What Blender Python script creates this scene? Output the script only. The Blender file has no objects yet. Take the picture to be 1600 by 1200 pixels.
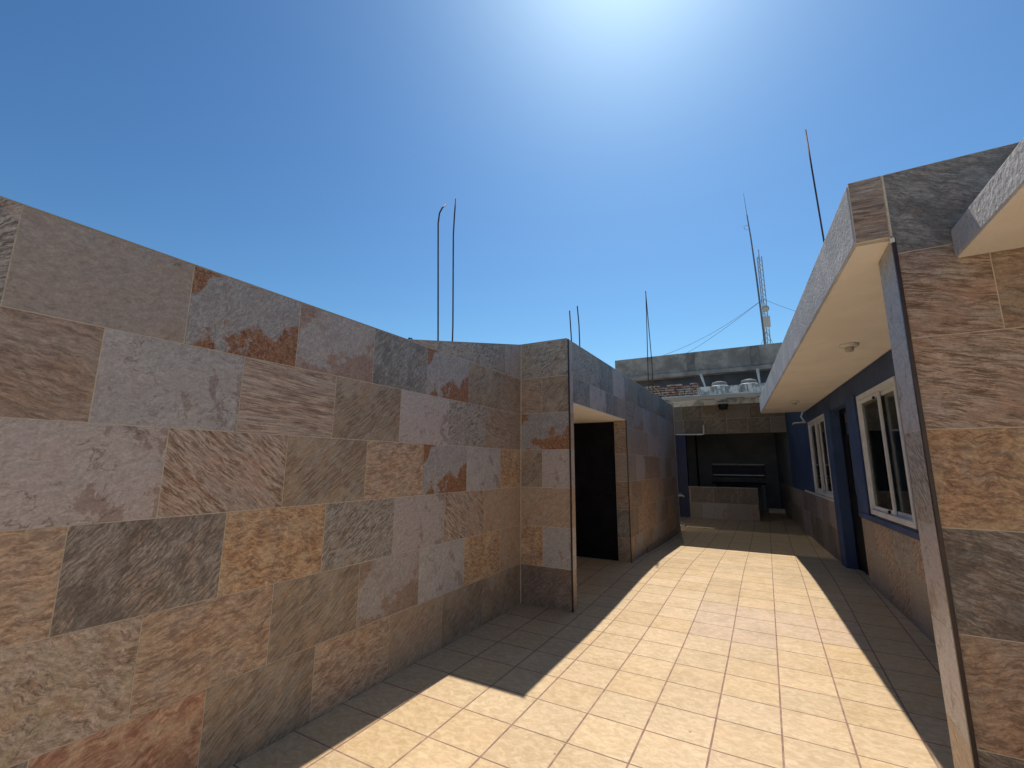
import bpy, bmesh, math, random
from mathutils import Vector, Matrix
random.seed(7)
S = bpy.context.scene
COL = S.collection
rad = math.radians

# ------------------------------------------------------------------ camera
YAW, PITCH, ROLL = rad(-29.4755), rad(10.2118), rad(0.3319)
cy, sy, cp, sp = math.cos(YAW), math.sin(YAW), math.cos(PITCH), math.sin(PITCH)
fw = Vector((sy*cp, cy*cp, sp)); r0 = Vector((cy, -sy, 0)); u0 = r0.cross(fw)
rt = r0*math.cos(ROLL) + u0*math.sin(ROLL); up = -r0*math.sin(ROLL) + u0*math.cos(ROLL)
cam_d = bpy.data.cameras.new("camera"); cam = bpy.data.objects.new("camera", cam_d); COL.objects.link(cam)
M = Matrix((rt, up, -fw)).transposed().to_4x4(); M.translation = Vector((0, 0, 1.5))
cam.matrix_world = M
cam_d.sensor_fit = 'HORIZONTAL'; cam_d.sensor_width = 36; cam_d.lens = 36*693.42/1600
cam_d.clip_start = 0.05; cam_d.clip_end = 2000
S.camera = cam

# ------------------------------------------------------------------ light
SUN = Vector((-0.10166, 0.51097, 0.85357)).normalized()
EL = math.asin(SUN.z); AZ = math.atan2(SUN.x, SUN.y)
w = bpy.data.worlds.new("World"); S.world = w; w.use_nodes = True
nt = w.node_tree; bg = nt.nodes['Background']
sky = nt.nodes.new('ShaderNodeTexSky'); sky.sky_type = 'NISHITA'; sky.sun_disc = False
sky.sun_elevation = EL; sky.sun_rotation = AZ
sky.altitude = 0; sky.air_density = 1.3; sky.dust_density = 0.7; sky.ozone_density = 1.0
gm_ = nt.nodes.new('ShaderNodeGamma'); gm_.inputs[1].default_value = 1.5
tn = nt.nodes.new('ShaderNodeVectorMath'); tn.operation = 'MULTIPLY'; tn.inputs[1].default_value = (.265, .377, .420)
nt.links.new(sky.outputs[0], gm_.inputs[0]); nt.links.new(gm_.outputs[0], tn.inputs[0])
nt.links.new(tn.outputs[0], bg.inputs[0]); bg.inputs[1].default_value = 0.083
sd = bpy.data.lights.new("sun", 'SUN'); sd.energy = 4.4; sd.angle = rad(0.53); sd.color = (1, 0.93, 0.82)
so = bpy.data.objects.new("sun", sd); COL.objects.link(so)
so.rotation_euler = SUN.to_track_quat('Z', 'Y').to_euler(); so.location = (0, 0, 30)
S.view_settings.view_transform = 'Standard'; S.view_settings.look = 'None'
S.view_settings.exposure = 0.30; S.view_settings.gamma = 1
S.render.engine = 'CYCLES'
S.cycles.max_bounces = 10; S.cycles.diffuse_bounces = 6; S.cycles.transparent_max_bounces = 12

# ------------------------------------------------------------------ node helpers
class NT:
    def __init__(s, name):
        s.m = bpy.data.materials.new(name); s.m.use_nodes = True
        s.t = s.m.node_tree; s.p = s.t.nodes['Principled BSDF']; s.out = s.t.nodes['Material Output']
    def n(s, typ, ins=None, **kw):
        x = s.t.nodes.new('ShaderNode'+typ)
        for k, v in kw.items(): setattr(x, k, v)
        for k, v in (ins or {}).items(): s.set(x.inputs[k], v)
        return x
    def set(s, sock, v):
        if isinstance(v, bpy.types.NodeSocket): s.t.links.new(v, sock)
        else: sock.default_value = v
    def math(s, op, a, b=0.0, c=0.0, clamp=False):
        x = s.n('Math', {0: a, 1: b, 2: c}, operation=op, use_clamp=clamp); return x.outputs[0]
    def mix(s, f, a, b, bt='MIX'):
        x = s.n('Mix', None, data_type='RGBA', blend_type=bt)
        for k, v in ((0, f), (6, a), (7, b)):
            if isinstance(v, (tuple, list)) and len(v) == 3: v = (*v, 1)
            s.set(x.inputs[k], v)
        return x.outputs[2]
    def noise(s, vec, scale, detail=4, rough=.55, dist=0.0):
        x = s.n('TexNoise', {'Vector': vec, 'Scale': scale, 'Detail': detail, 'Roughness': rough, 'Distortion': dist}); return x.outputs['Fac']
    def vmul(s, v, k):
        return s.n('VectorMath', {0: v, 1: k}, operation='MULTIPLY').outputs[0]
    def sstep(s, v, a, b):
        x = s.n('MapRange', {0: v, 1: a, 2: b, 3: 0.0, 4: 1.0}, interpolation_type='SMOOTHSTEP'); return x.outputs[0]
    def bump(s, h, strength, dist, nrm=None):
        d = {'Height': h, 'Strength': strength, 'Distance': dist}
        if nrm is not None: d['Normal'] = nrm
        return s.n('Bump', d).outputs[0]
    def coords(s): return s.n('TexCoord').outputs['Object']
    def pset(s, **kw):
        for k, v in kw.items():
            if isinstance(v, tuple) and len(v) == 3: v = (*v, 1)
            s.set(s.p.inputs[k.replace('_', ' ')], v)

def mat_tile():
    t = NT('stone_look_tile')
    uvl = t.n('UVMap', uv_map='local').outputs[0]
    uvs = t.n('UVMap', uv_map='streak').outputs[0]
    A = t.n('Attribute', attribute_name='cA').outputs['Color']
    B = t.n('Attribute', attribute_name='cB').outputs['Color']
    C = t.n('Attribute', attribute_name='cC').outputs['Color']
    P = t.n('Attribute', attribute_name='prm')
    sp_ = t.n('SeparateColor', {0: P.outputs['Color']})
    streak, rust, vein = sp_.outputs[0], sp_.outputs[1], sp_.outputs[2]; patch = P.outputs['Alpha']
    # warped streak coordinate
    wn = t.n('TexNoise', {'Vector': uvs, 'Scale': 5.0, 'Detail': 3.0}).outputs['Color']
    wv = t.n('VectorMath', {0: wn, 1: (.5, .5, .5)}, operation='SUBTRACT').outputs[0]
    wv = t.vmul(wv, (0.03, 0.075, 0))
    uvw = t.n('VectorMath', {0: uvs, 1: wv}, operation='ADD').outputs[0]
    n1 = t.noise(t.vmul(uvw, (3.4, 24, 1)), 2.5, 12, .76, .3)
    n2 = t.noise(uvl, 5.5, 5, .6, .8)
    n3 = t.noise(t.vmul(uvw, (13, 85, 1)), 1.5, 8, .74, .3)
    n4 = t.noise(uvl, 95, 4, .7)
    n5 = t.noise(t.vmul(uvw, (6, 40, 1)), 1.7, 7, .7, .6)
    f1 = t.math('MULTIPLY', t.sstep(n1, .44, .575), streak, clamp=True)
    col = t.mix(f1, A, B)
    f2 = t.math('MULTIPLY', t.sstep(n2, .46, .66), .8)
    col = t.mix(f2, col, C)
    # broad mineral bands: warm rusty ones and pale ones
    n7 = t.noise(t.vmul(uvw, (2.0, 5.5, 1)), 1.7, 7, .62, .5)
    st_ = t.math('MULTIPLY_ADD', streak, .75, .12)
    col = t.mix(t.math('MULTIPLY', t.math('MULTIPLY', t.sstep(n7, .50, .63), st_), .60), col, t.mix(1.0, col, (1.02, .84, .72), 'MULTIPLY'))
    col = t.mix(t.math('MULTIPLY', t.math('MULTIPLY', t.sstep(n7, .49, .36), st_), .30), col, (.42, .40, .375))
    # fine streaks light + dark
    fs = t.math('MULTIPLY', t.sstep(n3, .52, .74), t.math('MULTIPLY_ADD', streak, .65, .12))
    col = t.mix(fs, col, t.mix(1.0, col, (.48, .42, .38), 'MULTIPLY'))
    fl = t.math('MULTIPLY', t.sstep(n3, .45, .27), t.math('MULTIPLY_ADD', streak, .30, .06))
    col = t.mix(fl, col, (.62, .56, .50))
    # short dark dashes
    fd = t.math('MULTIPLY', t.sstep(n5, .63, .69), .7)
    col = t.mix(fd, col, t.mix(1.0, col, (.33, .28, .26), 'MULTIPLY'))
    # stained patches with hard outline
    plc = t.n('SeparateXYZ', {0: t.n('UVMap', uv_map='place').outputs[0]})
    pn = t.noise(t.vmul(uvw, (3.2, 6.0, 1)), 1.7, 10, .66, .25)
    pn = t.math('ADD', pn, t.math('MULTIPLY_ADD', plc.outputs[0], .20, t.math('MULTIPLY', plc.outputs[1], -.10)))
    pm = t.math('MULTIPLY', t.sstep(pn, .585, .61), patch)
    col = t.mix(t.math('MULTIPLY', pm, .75), col, t.mix(1.0, col, (.66, .56, .52), 'MULTIPLY'))
    # cracks
    vn = t.noise(t.vmul(uvw, (1.3, 5.2, 1)), 1.8, 9, .60, .15)
    vk = t.sstep(t.noise(t.vmul(uvl, (3, 3, 1)), 1.6, 3), .46, .56)
    vm = t.math('SUBTRACT', 1.0, t.sstep(t.math('ABSOLUTE', t.math('SUBTRACT', vn, .5)), 0.0, .009))
    vm = t.math('MULTIPLY', t.math('MULTIPLY', vm, vk), vein)
    col = t.mix(t.math('MULTIPLY', vm, .7), col, (.10, .075, .06))
    # rust: one corner and the lower edge
    sx = t.n('SeparateXYZ', {0: uvl})
    sep = t.n('UVMap', uv_map='place').outputs[0]
    sx = t.n('SeparateXYZ', {0: sep})
    rn = t.noise(uvl, 7, 8, .65, .3)
    low = t.math('ADD', t.math('MULTIPLY_ADD', sx.outputs[1], -3.0, t.math('MULTIPLY', sx.outputs[0], 1.0)), t.math('MULTIPLY_ADD', rn, 2.6, -1.62))
    cor = t.math('ADD', t.math('MULTIPLY_ADD', sx.outputs[1], 3.2, t.math('MULTIPLY', sx.outputs[0], -4.0)), t.math('MULTIPLY_ADD', rn, 1.2, -1.98))
    rm = t.math('MULTIPLY', t.math('MAXIMUM', t.sstep(low, -.10, .10), t.sstep(cor, -.05, .08)), rust)
    rfine = t.noise(uvl, 46, 5, .75, 1.4)
    rc = t.mix(t.sstep(rfine, .38, .62), (.16, .065, .035), (.40, .215, .11))
    col = t.mix(rm, col, rc)
    n6 = t.noise(t.vmul(uvw, (9, 40, 1)), 2.1, 9, .78, .2)
    f6 = t.n('MapRange', {0: n6, 1: .32, 2: .68, 3: .52, 4: 1.46}).outputs[0]
    col = t.mix(t.math('MULTIPLY_ADD', streak, .55, .40), col, t.mix(1.0, col, t.n('CombineColor', {0: f6, 1: f6, 2: f6}).outputs[0], 'MULTIPLY'))
    # grain
    gr = t.n('MapRange', {0: n4, 1: .25, 2: .75, 3: .78, 4: 1.2}).outputs[0]
    gv = t.n('CombineColor', {0: gr, 1: gr, 2: gr}).outputs[0]
    col = t.mix(1.0, col, gv, 'MULTIPLY')
    h = t.math('ADD', t.math('MULTIPLY', n3, .7), t.math('ADD', t.math('MULTIPLY', n1, .8), t.math('MULTIPLY', n4, .25)))
    h = t.math('SUBTRACT', h, t.math('MULTIPLY', vm, .5))
    rg = t.n('MapRange', {0: n1, 1: .3, 2: .7, 3: .42, 4: .62}).outputs[0]
    t.pset(Base_Color=col, Roughness=rg, Specular_IOR_Level=.45, Normal=t.bump(h, .55, .004))
    return t.m

def mat_floor():
    t = NT('beige_floor_tile'); c = t.coords()
    V = t.n('Attribute', attribute_name='cA')
    r1 = t.noise(c, 4, 5, .6, .4); r2 = t.noise(t.vmul(c, (1, 1.5, 1)), 17, 9, .74, .9); r3 = t.noise(c, 120, 4, .6)
    r4 = t.noise(c, 1.1, 3, .5)
    base = V.outputs['Color']
    col = t.mix(t.sstep(r2, .38, .64), t.mix(1.0, base, (.83, .77, .69), 'MULTIPLY'), t.mix(1.0, base, (1.08, 1.075, 1.06), 'MULTIPLY'))
    col = t.mix(t.math('MULTIPLY', t.sstep(r1, .50, .72), .45), col, t.mix(1.0, base, (.96, .80, .70), 'MULTIPLY'))
    col = t.mix(t.math('MULTIPLY', t.sstep(r3, .60, .76), .30), col, (.30, .20, .12))
    gr_ = t.math('MULTIPLY', t.sstep(r4, .45, .72), .22)
    col = t.mix(gr_, col, t.mix(1.0, col, (.70, .66, .62), 'MULTIPLY'))
    # scattered dirt specks
    sp2 = t.n('TexVoronoi', {'Vector': c, 'Scale': 3.1, 'Randomness': 1.0}, feature='F1').outputs['Distance']
    col = t.mix(t.math('MULTIPLY', t.sstep(sp2, .035, .012), .7), col, (.10, .07, .05))
    h = t.math('ADD', t.math('MULTIPLY', r2, .6), t.math('MULTIPLY', r3, .2))
    rg = t.n('MapRange', {0: r1, 1: .3, 2: .7, 3: .34, 4: .50}).outputs[0]
    t.pset(Base_Color=col, Roughness=rg, Specular_IOR_Level=.4, Normal=t.bump(h, .25, .002))
    return t.m

def mat_plain(name, ca, cb, scale=6, rough=.7, bump=.3, bdist=.003, bscale=90, spec=.4, metal=0.0, contrast=(.35, .68), streaky=None):
    t = NT(name); c = t.coords()
    cc = t.vmul(c, streaky) if streaky else c
    a = t.noise(cc, scale, 8, .62, .3); b = t.noise(c, bscale, 5, .6)
    col = t.mix(t.sstep(a, *contrast), ca, cb)
    t.pset(Base_Color=col, Roughness=rough, Specular_IOR_Level=spec, Metallic=metal,
           Normal=t.bump(t.math('ADD', b, t.math('MULTIPLY', a, .6)), bump, bdist))
    return t.m

def mat_blue():
    t = NT('blue_wall_paint'); c = t.coords()
    a = t.noise(c, 2.5, 7, .62, .3); b = t.noise(c, 70, 5, .65); d = t.noise(t.vmul(c, (5, 5, .8)), 2.2, 8, .68)
    e = t.noise(c, 9, 8, .7, .6)
    col = t.mix(t.sstep(a, .35, .68), (.034, .066, .160), (.050, .092, .205))
    col = t.mix(t.math('MULTIPLY', t.sstep(d, .52, .72), .45), col, (.028, .045, .095))
    col = t.mix(t.math('MULTIPLY', t.sstep(e, .66, .72), .5), col, (.16, .18, .23))
    t.pset(Base_Color=col, Roughness=.6, Specular_IOR_Level=.35, Normal=t.bump(t.math('ADD', b, t.math('MULTIPLY', e, .8)), .55, .006))
    return t.m

def mat_stucco():
    t = NT('grey_stucco'); c = t.coords()
    a = t.noise(c, 3, 6, .6); b = t.noise(c, 38, 5, .62, .6); v = t.n('TexVoronoi', {'Vector': c, 'Scale': 46.0, 'Randomness': 1.0}, feature='SMOOTH_F1').outputs['Distance']
    col = t.mix(t.sstep(a, .35, .7), (.43, .42, .43), (.57, .55, .55))
    col = t.mix(t.math('MULTIPLY', t.sstep(t.noise(t.vmul(c, (6, 6, 1)), 2.5, 6, .6), .52, .75), .35), col, (.33, .32, .32))
    h = t.math('ADD', t.math('MULTIPLY', b, 1.0), t.math('MULTIPLY', v, .45))
    t.pset(Base_Color=col, Roughness=.85, Specular_IOR_Level=.25, Normal=t.bump(h, 1.0, .012))
    return t.m

def mat_brick():
    t = NT('rough_brick'); c = t.coords()
    sx = t.n('SeparateXYZ', {0: c}); v = t.n('CombineXYZ', {0: sx.outputs[0], 1: sx.outputs[2], 2: 0.0}).outputs[0]
    wn = t.n('TexNoise', {'Vector': c, 'Scale': 9.0, 'Detail': 3.0}).outputs['Color']
    wv = t.vmul(t.n('VectorMath', {0: wn, 1: (.5, .5, .5)}, operation='SUBTRACT').outputs[0], (.06, .05, 0))
    v = t.n('VectorMath', {0: v, 1: wv}, operation='ADD').outputs[0]
    b = t.n('TexBrick', {'Vector': v, 'Color1': (.30, .13, .09, 1), 'Color2': (.46, .36, .30, 1), 'Mortar': (.08, .065, .055, 1), 'Scale': 1.0,
                         'Mortar Size': .012, 'Brick Width': .24, 'Row Height': .075, 'Bias': -.1})
    a = t.noise(c, 7, 8, .65, .5)
    col = t.mix(t.math('MULTIPLY', t.sstep(a, .45, .58), .85), b.outputs['Color'], (.50, .44, .39))
    a2 = t.noise(t.vmul(c, (3, 3, 12)), 2, 8, .7)
    col = t.mix(t.sstep(a2, .58, .64), col, (.07, .055, .05))
    t.pset(Base_Color=col, Roughness=.92, Normal=t.bump(t.math('SUBTRACT', a2, b.outputs['Fac']), .9, .02))
    return t.m

def mat_glass():
    t = NT('window_glass')
    tr = t.n('BsdfTransparent', {0: (.62, .66, .66, 1)}); gl = t.n('BsdfGlossy', {'Color': (1, 1, 1, 1), 'Roughness': .02})
    fr = t.n('Fresnel', {'IOR': 1.5}).outputs[0]
    mx = t.n('MixShader', {0: t.math('MULTIPLY', fr, .8), 1: tr.outputs[0], 2: gl.outputs[0]})
    t.t.links.new(mx.outputs[0], t.out.inputs[0]); return t.m

def mat_mesh_sheet():
    t = NT('translucent_sheet'); c = t.coords()
    a = t.noise(t.vmul(c, (1, 5, 1)), 3, 5, .6)
    col = t.mix(a, (.42, .42, .40), (.60, .60, .57))
    d = t.n('BsdfDiffuse', {0: col}); tl = t.n('BsdfTranslucent', {0: col}); tr = t.n('BsdfTransparent', {0: (.95, .93, .86, 1)})
    m1 = t.n('MixShader', {0: .22, 1: d.outputs[0], 2: tl.outputs[0]})
    m2 = t.n('MixShader', {0: .23, 1: m1.outputs[0], 2: tr.outputs[0]})
    t.t.links.new(m2.outputs[0], t.out.inputs[0]); return t.m

MT = dict(
    tile=mat_tile(), floor=mat_floor(), stucco=mat_stucco(), brick=mat_brick(), glass=mat_glass(), sheet=mat_mesh_sheet(),
    grout=mat_plain('cream_grout', (.52, .45, .36), (.66, .58, .47), 20, .9),
    fgrout=mat_plain('brown_floor_grout', (.22, .13, .10), (.33, .21, .155), 14, .9),
    cream=mat_plain('cream_soffit_paint', (.82, .80, .785), (.88, .86, .845), 3, .8, .7, .004, 130, .3),
    greysoff=mat_plain('grey_soffit', (.42, .40, .38), (.50, .48, .46), 4, .85, .5, .004, 130),
    blue=mat_blue(),
    bluedoor=mat_plain('deep_blue_paint', (.007, .015, .075), (.012, .024, .10), 3, .5, .3, .003, 90),
    conc=mat_plain('weathered_concrete', (.22, .215, .205), (.41, .395, .37), 2.2, .9, .7, .01, 24),
    ribc=mat_plain('rib_concrete', (.14, .14, .135), (.26, .25, .24), 2.5, .9, .7, .01, 24),
    concd=mat_plain('shade_toned_render', (.055, .065, .085), (.10, .11, .13), 1.5, .9, .5, .01, 24),  # shade below the neighbour's parapet is put into this wall colour
    roof=mat_plain('roof_screed', (.30, .27, .24), (.42, .39, .35), 1.2, .95, .6, .01, 30),
    white=mat_plain('whitewashed_block', (.26, .27, .27), (.72, .72, .68), 5.0, .9, .7, .012, 34, contrast=(.42, .60), streaky=(1.6, 1.6, .7)),
    wall=mat_plain('courtyard_plaster', (.70, .64, .55), (.78, .72, .63), 1.5, .9, .5, .006, 60),
    pvcb=mat_plain('white_painted_block', (.50, .50, .48), (.88, .88, .86), 3.0, .9, .6, .008, 30, contrast=(.40, .50)),
    alu=mat_plain('white_window_frame', (.62, .63, .63), (.74, .75, .75), 5, .4, .1, .001, 60, .5),
    pvc=mat_plain('white_plastic', (.66, .66, .63), (.76, .76, .72), 6, .45, .1, .001, 60),
    black=mat_plain('black_metal', (.004, .004, .006), (.008, .008, .012), 5, .5, .15, .001, 80, .15),
    dark=mat_plain('dark_interior', (.15, .17, .20), (.21, .235, .27), 1.5, .85),
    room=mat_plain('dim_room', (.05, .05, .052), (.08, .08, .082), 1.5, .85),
    darkpan=mat_plain('grey_door_panel', (.075, .078, .08), (.11, .112, .115), 3, .6),
    trim=mat_plain('dark_brown_trim', (.022, .010, .010), (.045, .018, .017), 12, .4, .2, .001, 60, .5),
    rod=mat_plain('rusty_rebar', (.06, .045, .04), (.13, .08, .055), 14, .7, .6, .001, 160, .4, .5),
    steel=mat_plain('galvanised_steel', (.38, .40, .42), (.55, .56, .58), 6, .45, .1, .001, 60, .5, .6),
    mast=mat_plain('painted_mast', (.16, .16, .18), (.26, .26, .28), 6, .5, .1, .001, 60, .5, .3),
    earth=mat_plain('dry_earth', (.22, .17, .12), (.33, .27, .19), .3, .95, .6, .02, 3),
    curtain=mat_plain('grey_curtain', (.13, .13, .125), (.2, .195, .185), 3, .9, .3, .01, 20, streaky=(6, 6, .3)),
    wire=mat_plain('black_cable', (.01, .01, .01), (.02, .02, .02), 6, .5),
)

# ------------------------------------------------------------------ object helpers
def link(name, me, mat=None, parent=None):
    o = bpy.data.objects.new(name, me); COL.objects.link(o)
    if mat is not None and me is not None:
        me.materials.append(MT[mat] if isinstance(mat, str) else mat)
    if parent is not None: o.parent = parent; o.matrix_parent_inverse = Matrix.Translation(-parent.location)
    return o
def tag(o, label=None, cat=None, group=None, kind=None):
    for k, v in (('label', label), ('category', cat), ('group', group), ('kind', kind)):
        if v: o[k] = v
    return o
def empty(name, loc, label=None, cat=None, group=None):
    o = bpy.data.objects.new(name, None); COL.objects.link(o); o.location = loc; o.empty_display_size = .2
    return tag(o, label, cat, group)

class MB:
    """collects solids in world coordinates and links them as one mesh object"""
    def __init__(s): s.bm = bmesh.new()
    def hexa(s, pts):      # pts: 4 bottom (ccw), 4 top
        v = [s.bm.verts.new(p) for p in pts]
        for f in ((3, 2, 1, 0), (4, 5, 6, 7), (0, 1, 5, 4), (1, 2, 6, 5), (2, 3, 7, 6), (3, 0, 4, 7)):
            s.bm.faces.new([v[i] for i in f])
        return s
    def box(s, a, b):
        (x0, y0, z0), (x1, y1, z1) = a, b
        x0, x1 = sorted((x0, x1)); y0, y1 = sorted((y0, y1)); z0, z1 = sorted((z0, z1))
        return s.hexa([(x0, y0, z0), (x1, y0, z0), (x1, y1, z0), (x0, y1, z0), (x0, y0, z1), (x1, y0, z1), (x1, y1, z1), (x0, y1, z1)])
    def prism(s, poly, z0, z1):   # plan polygon ccw
        b = [s.bm.verts.new((p[0], p[1], z0)) for p in poly]; t = [s.bm.verts.new((p[0], p[1], z1)) for p in poly]
        s.bm.faces.new(b[::-1]); s.bm.faces.new(t); n = len(poly)
        for i in range(n): s.bm.faces.new((b[i], b[(i+1) % n], t[(i+1) % n], t[i]))
        return s
    def tube(s, pts, r, seg=8, caps=True):
        pts = [Vector(p) for p in pts]; rs = r if isinstance(r, (list, tuple)) else [r]*len(pts); rings = []
        d0 = (pts[1]-pts[0]).normalized(); a = d0.orthogonal().normalized()
        for i, p in enumerate(pts):
            d = ((pts[min(i+1, len(pts)-1)]-pts[max(i-1, 0)])).normalized()
            a = (a - d*a.dot(d)).normalized(); b = d.cross(a)
            rings.append([s.bm.verts.new(p+(a*math.cos(2*math.pi*k/seg)+b*math.sin(2*math.pi*k/seg))*rs[i]) for k in range(seg)])
        for i in range(len(rings)-1):
            for k in range(seg): s.bm.faces.new((rings[i][k], rings[i][(k+1) % seg], rings[i+1][(k+1) % seg], rings[i+1][k]))
        if caps: s.bm.faces.new(rings[0][::-1]); s.bm.faces.new(rings[-1])
        return s
    def lathe(s, c, prof, seg=24):   # prof: (radius, z)
        rings = []
        for r, z in prof:
            rings.append([s.bm.verts.new((c[0]+r*math.cos(2*math.pi*k/seg), c[1]+r*math.sin(2*math.pi*k/seg), c[2]+z)) for k in range(seg)])
        for i in range(len(rings)-1):
            for k in range(seg): s.bm.faces.new((rings[i][k], rings[i][(k+1) % seg], rings[i+1][(k+1) % seg], rings[i+1][k]))
        s.bm.faces.new(rings[0][::-1]); s.bm.faces.new(rings[-1]); return s
    def build(s, name, mat, parent=None, bevel=0.0, smooth=False):
        bmesh.ops.recalc_face_normals(s.bm, faces=s.bm.faces[:])
        if bevel: bmesh.ops.bevel(s.bm, geom=s.bm.edges[:], offset=bevel, segments=2, affect='EDGES', profile=.6)
        me = bpy.data.meshes.new(name); s.bm.to_mesh(me); s.bm.free()
        if smooth:
            for p in me.polygons: p.use_smooth = True
        return link(name, me, mat, parent)

# ------------------------------------------------------------------ tiles
# design: colour A, streak colour B, patch colour C, streak angle, streak, rust, vein, patch
DES = {
 'G':  ((.27, .265, .27), (.23, .215, .215), (.31, .30, .295), 20, .35, 0, .8, 1.0),   # pale grey, stained
 'GP': ((.30, .265, .26), (.25, .21, .20), (.27, .245, .25), 22, .35, 0, .9, 1.0),     # pinkish grey
 'W':  ((.235, .195, .16), (.20, .16, .135), (.215, .19, .175), 12, .3, 0, .5, .3),    # smooth brown grey
 'R':  ((.185, .18, .185), (.26, .25, .25), (.16, .155, .16), 60, .7, 1, .1, 0),        # grey with rust
 'RP': ((.21, .19, .19), (.27, .25, .24), (.19, .165, .155), 60, .6, .55, .1, 0),       # grey with faint rust
 'S':  ((.34, .275, .235), (.195, .135, .10), (.30, .205, .17), -38, 1, 0, .3, 0),      # pale diagonal streaks
 'SH': ((.33, .26, .21), (.20, .145, .115), (.29, .225, .18), -3, 1, 0, .1, 0),         # pale level streaks
 'P':  ((.33, .275, .235), (.23, .17, .125), (.27, .23, .15), -30, .8, 0, .2, .6),      # pale marbled
 'B':  ((.265, .19, .145), (.165, .11, .082), (.235, .17, .115), -12, .8, 0, .3, 0),    # brown level streaks
 'BB': ((.36, .245, .16), (.22, .135, .085), (.31, .215, .135), 12, .85, 0, .4, 0),     # beige brown
 'K':  ((.085, .070, .060), (.185, .155, .130), (.06, .05, .045), 52, 1, 0, .4, .3),     # dark slate
 'KG': ((.105, .11, .105), (.18, .18, .175), (.08, .085, .085), 52, 1, 0, .4, .3),       # dark grey slate
 'O':  ((.42, .255, .12), (.25, .135, .06), (.45, .30, .145), -8, .85, 0, .5, .6),      # orange brown
 'OR': ((.37, .20, .11), (.27, .10, .05), (.40, .27, .16), 18, .85, 0, .5, .8),         # red orange
 'L':  ((.215, .17, .12), (.13, .10, .072), (.25, .19, .125), 38, .95, 0, .3, 0),       # olive brown diagonal
 'LG': ((.29, .27, .24), (.16, .14, .12), (.25, .23, .20), 38, 1, 0, .2, 0),            # grey beige diagonal
 'Y':  ((.31, .225, .155), (.24, .165, .11), (.27, .19, .13), 40, .7, 0, .2, 0),        # soft beige diagonal
 'D':  ((.10, .072, .055), (.15, .11, .085), (.08, .058, .045), 40, .9, 0, .2, 0),      # dark brown
}
KEYS = list(DES)
STR = {'G': (1.7, .6), 'GP': (1.5, .6), 'W': (1.2, .5), 'R': (2.4, .9), 'RP': (2.4, .9), 'S': (1.0, 1.15), 'SH': (.45, 1.1), 'P': (1.7, .7),
       'B': (1.1, .8), 'BB': (1.3, .7), 'K': (1.7, 1.25), 'KG': (1.5, 1.1), 'O': (2.0, .75), 'OR': (1.0, .45), 'L': (.9, 1.25), 'LG': (1.7, 1.25), 'Y': (1.1, .9), 'D': (1.2, 1.0)}
GAIN = (1.66, 1.62, 1.57)
def clip(poly, a, b, c):   # keep a*u+b*z<=c
    out = []
    for i in range(len(poly)):
        p, q = poly[i], poly[(i+1) % len(poly)]
        fp, fq = a*p[0]+b*p[1]-c, a*q[0]+b*q[1]-c
        if fp <= 0: out.append(p)
        if (fp < 0 < fq) or (fq < 0 < fp):
            k = fp/(fp-fq); out.append((p[0]+(q[0]-p[0])*k, p[1]+(q[1]-p[1])*k))
    return out
def area(p): return abs(sum(p[i][0]*p[(i+1) % len(p)][1]-p[(i+1) % len(p)][0]*p[i][1] for i in range(len(p))))/2

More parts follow.
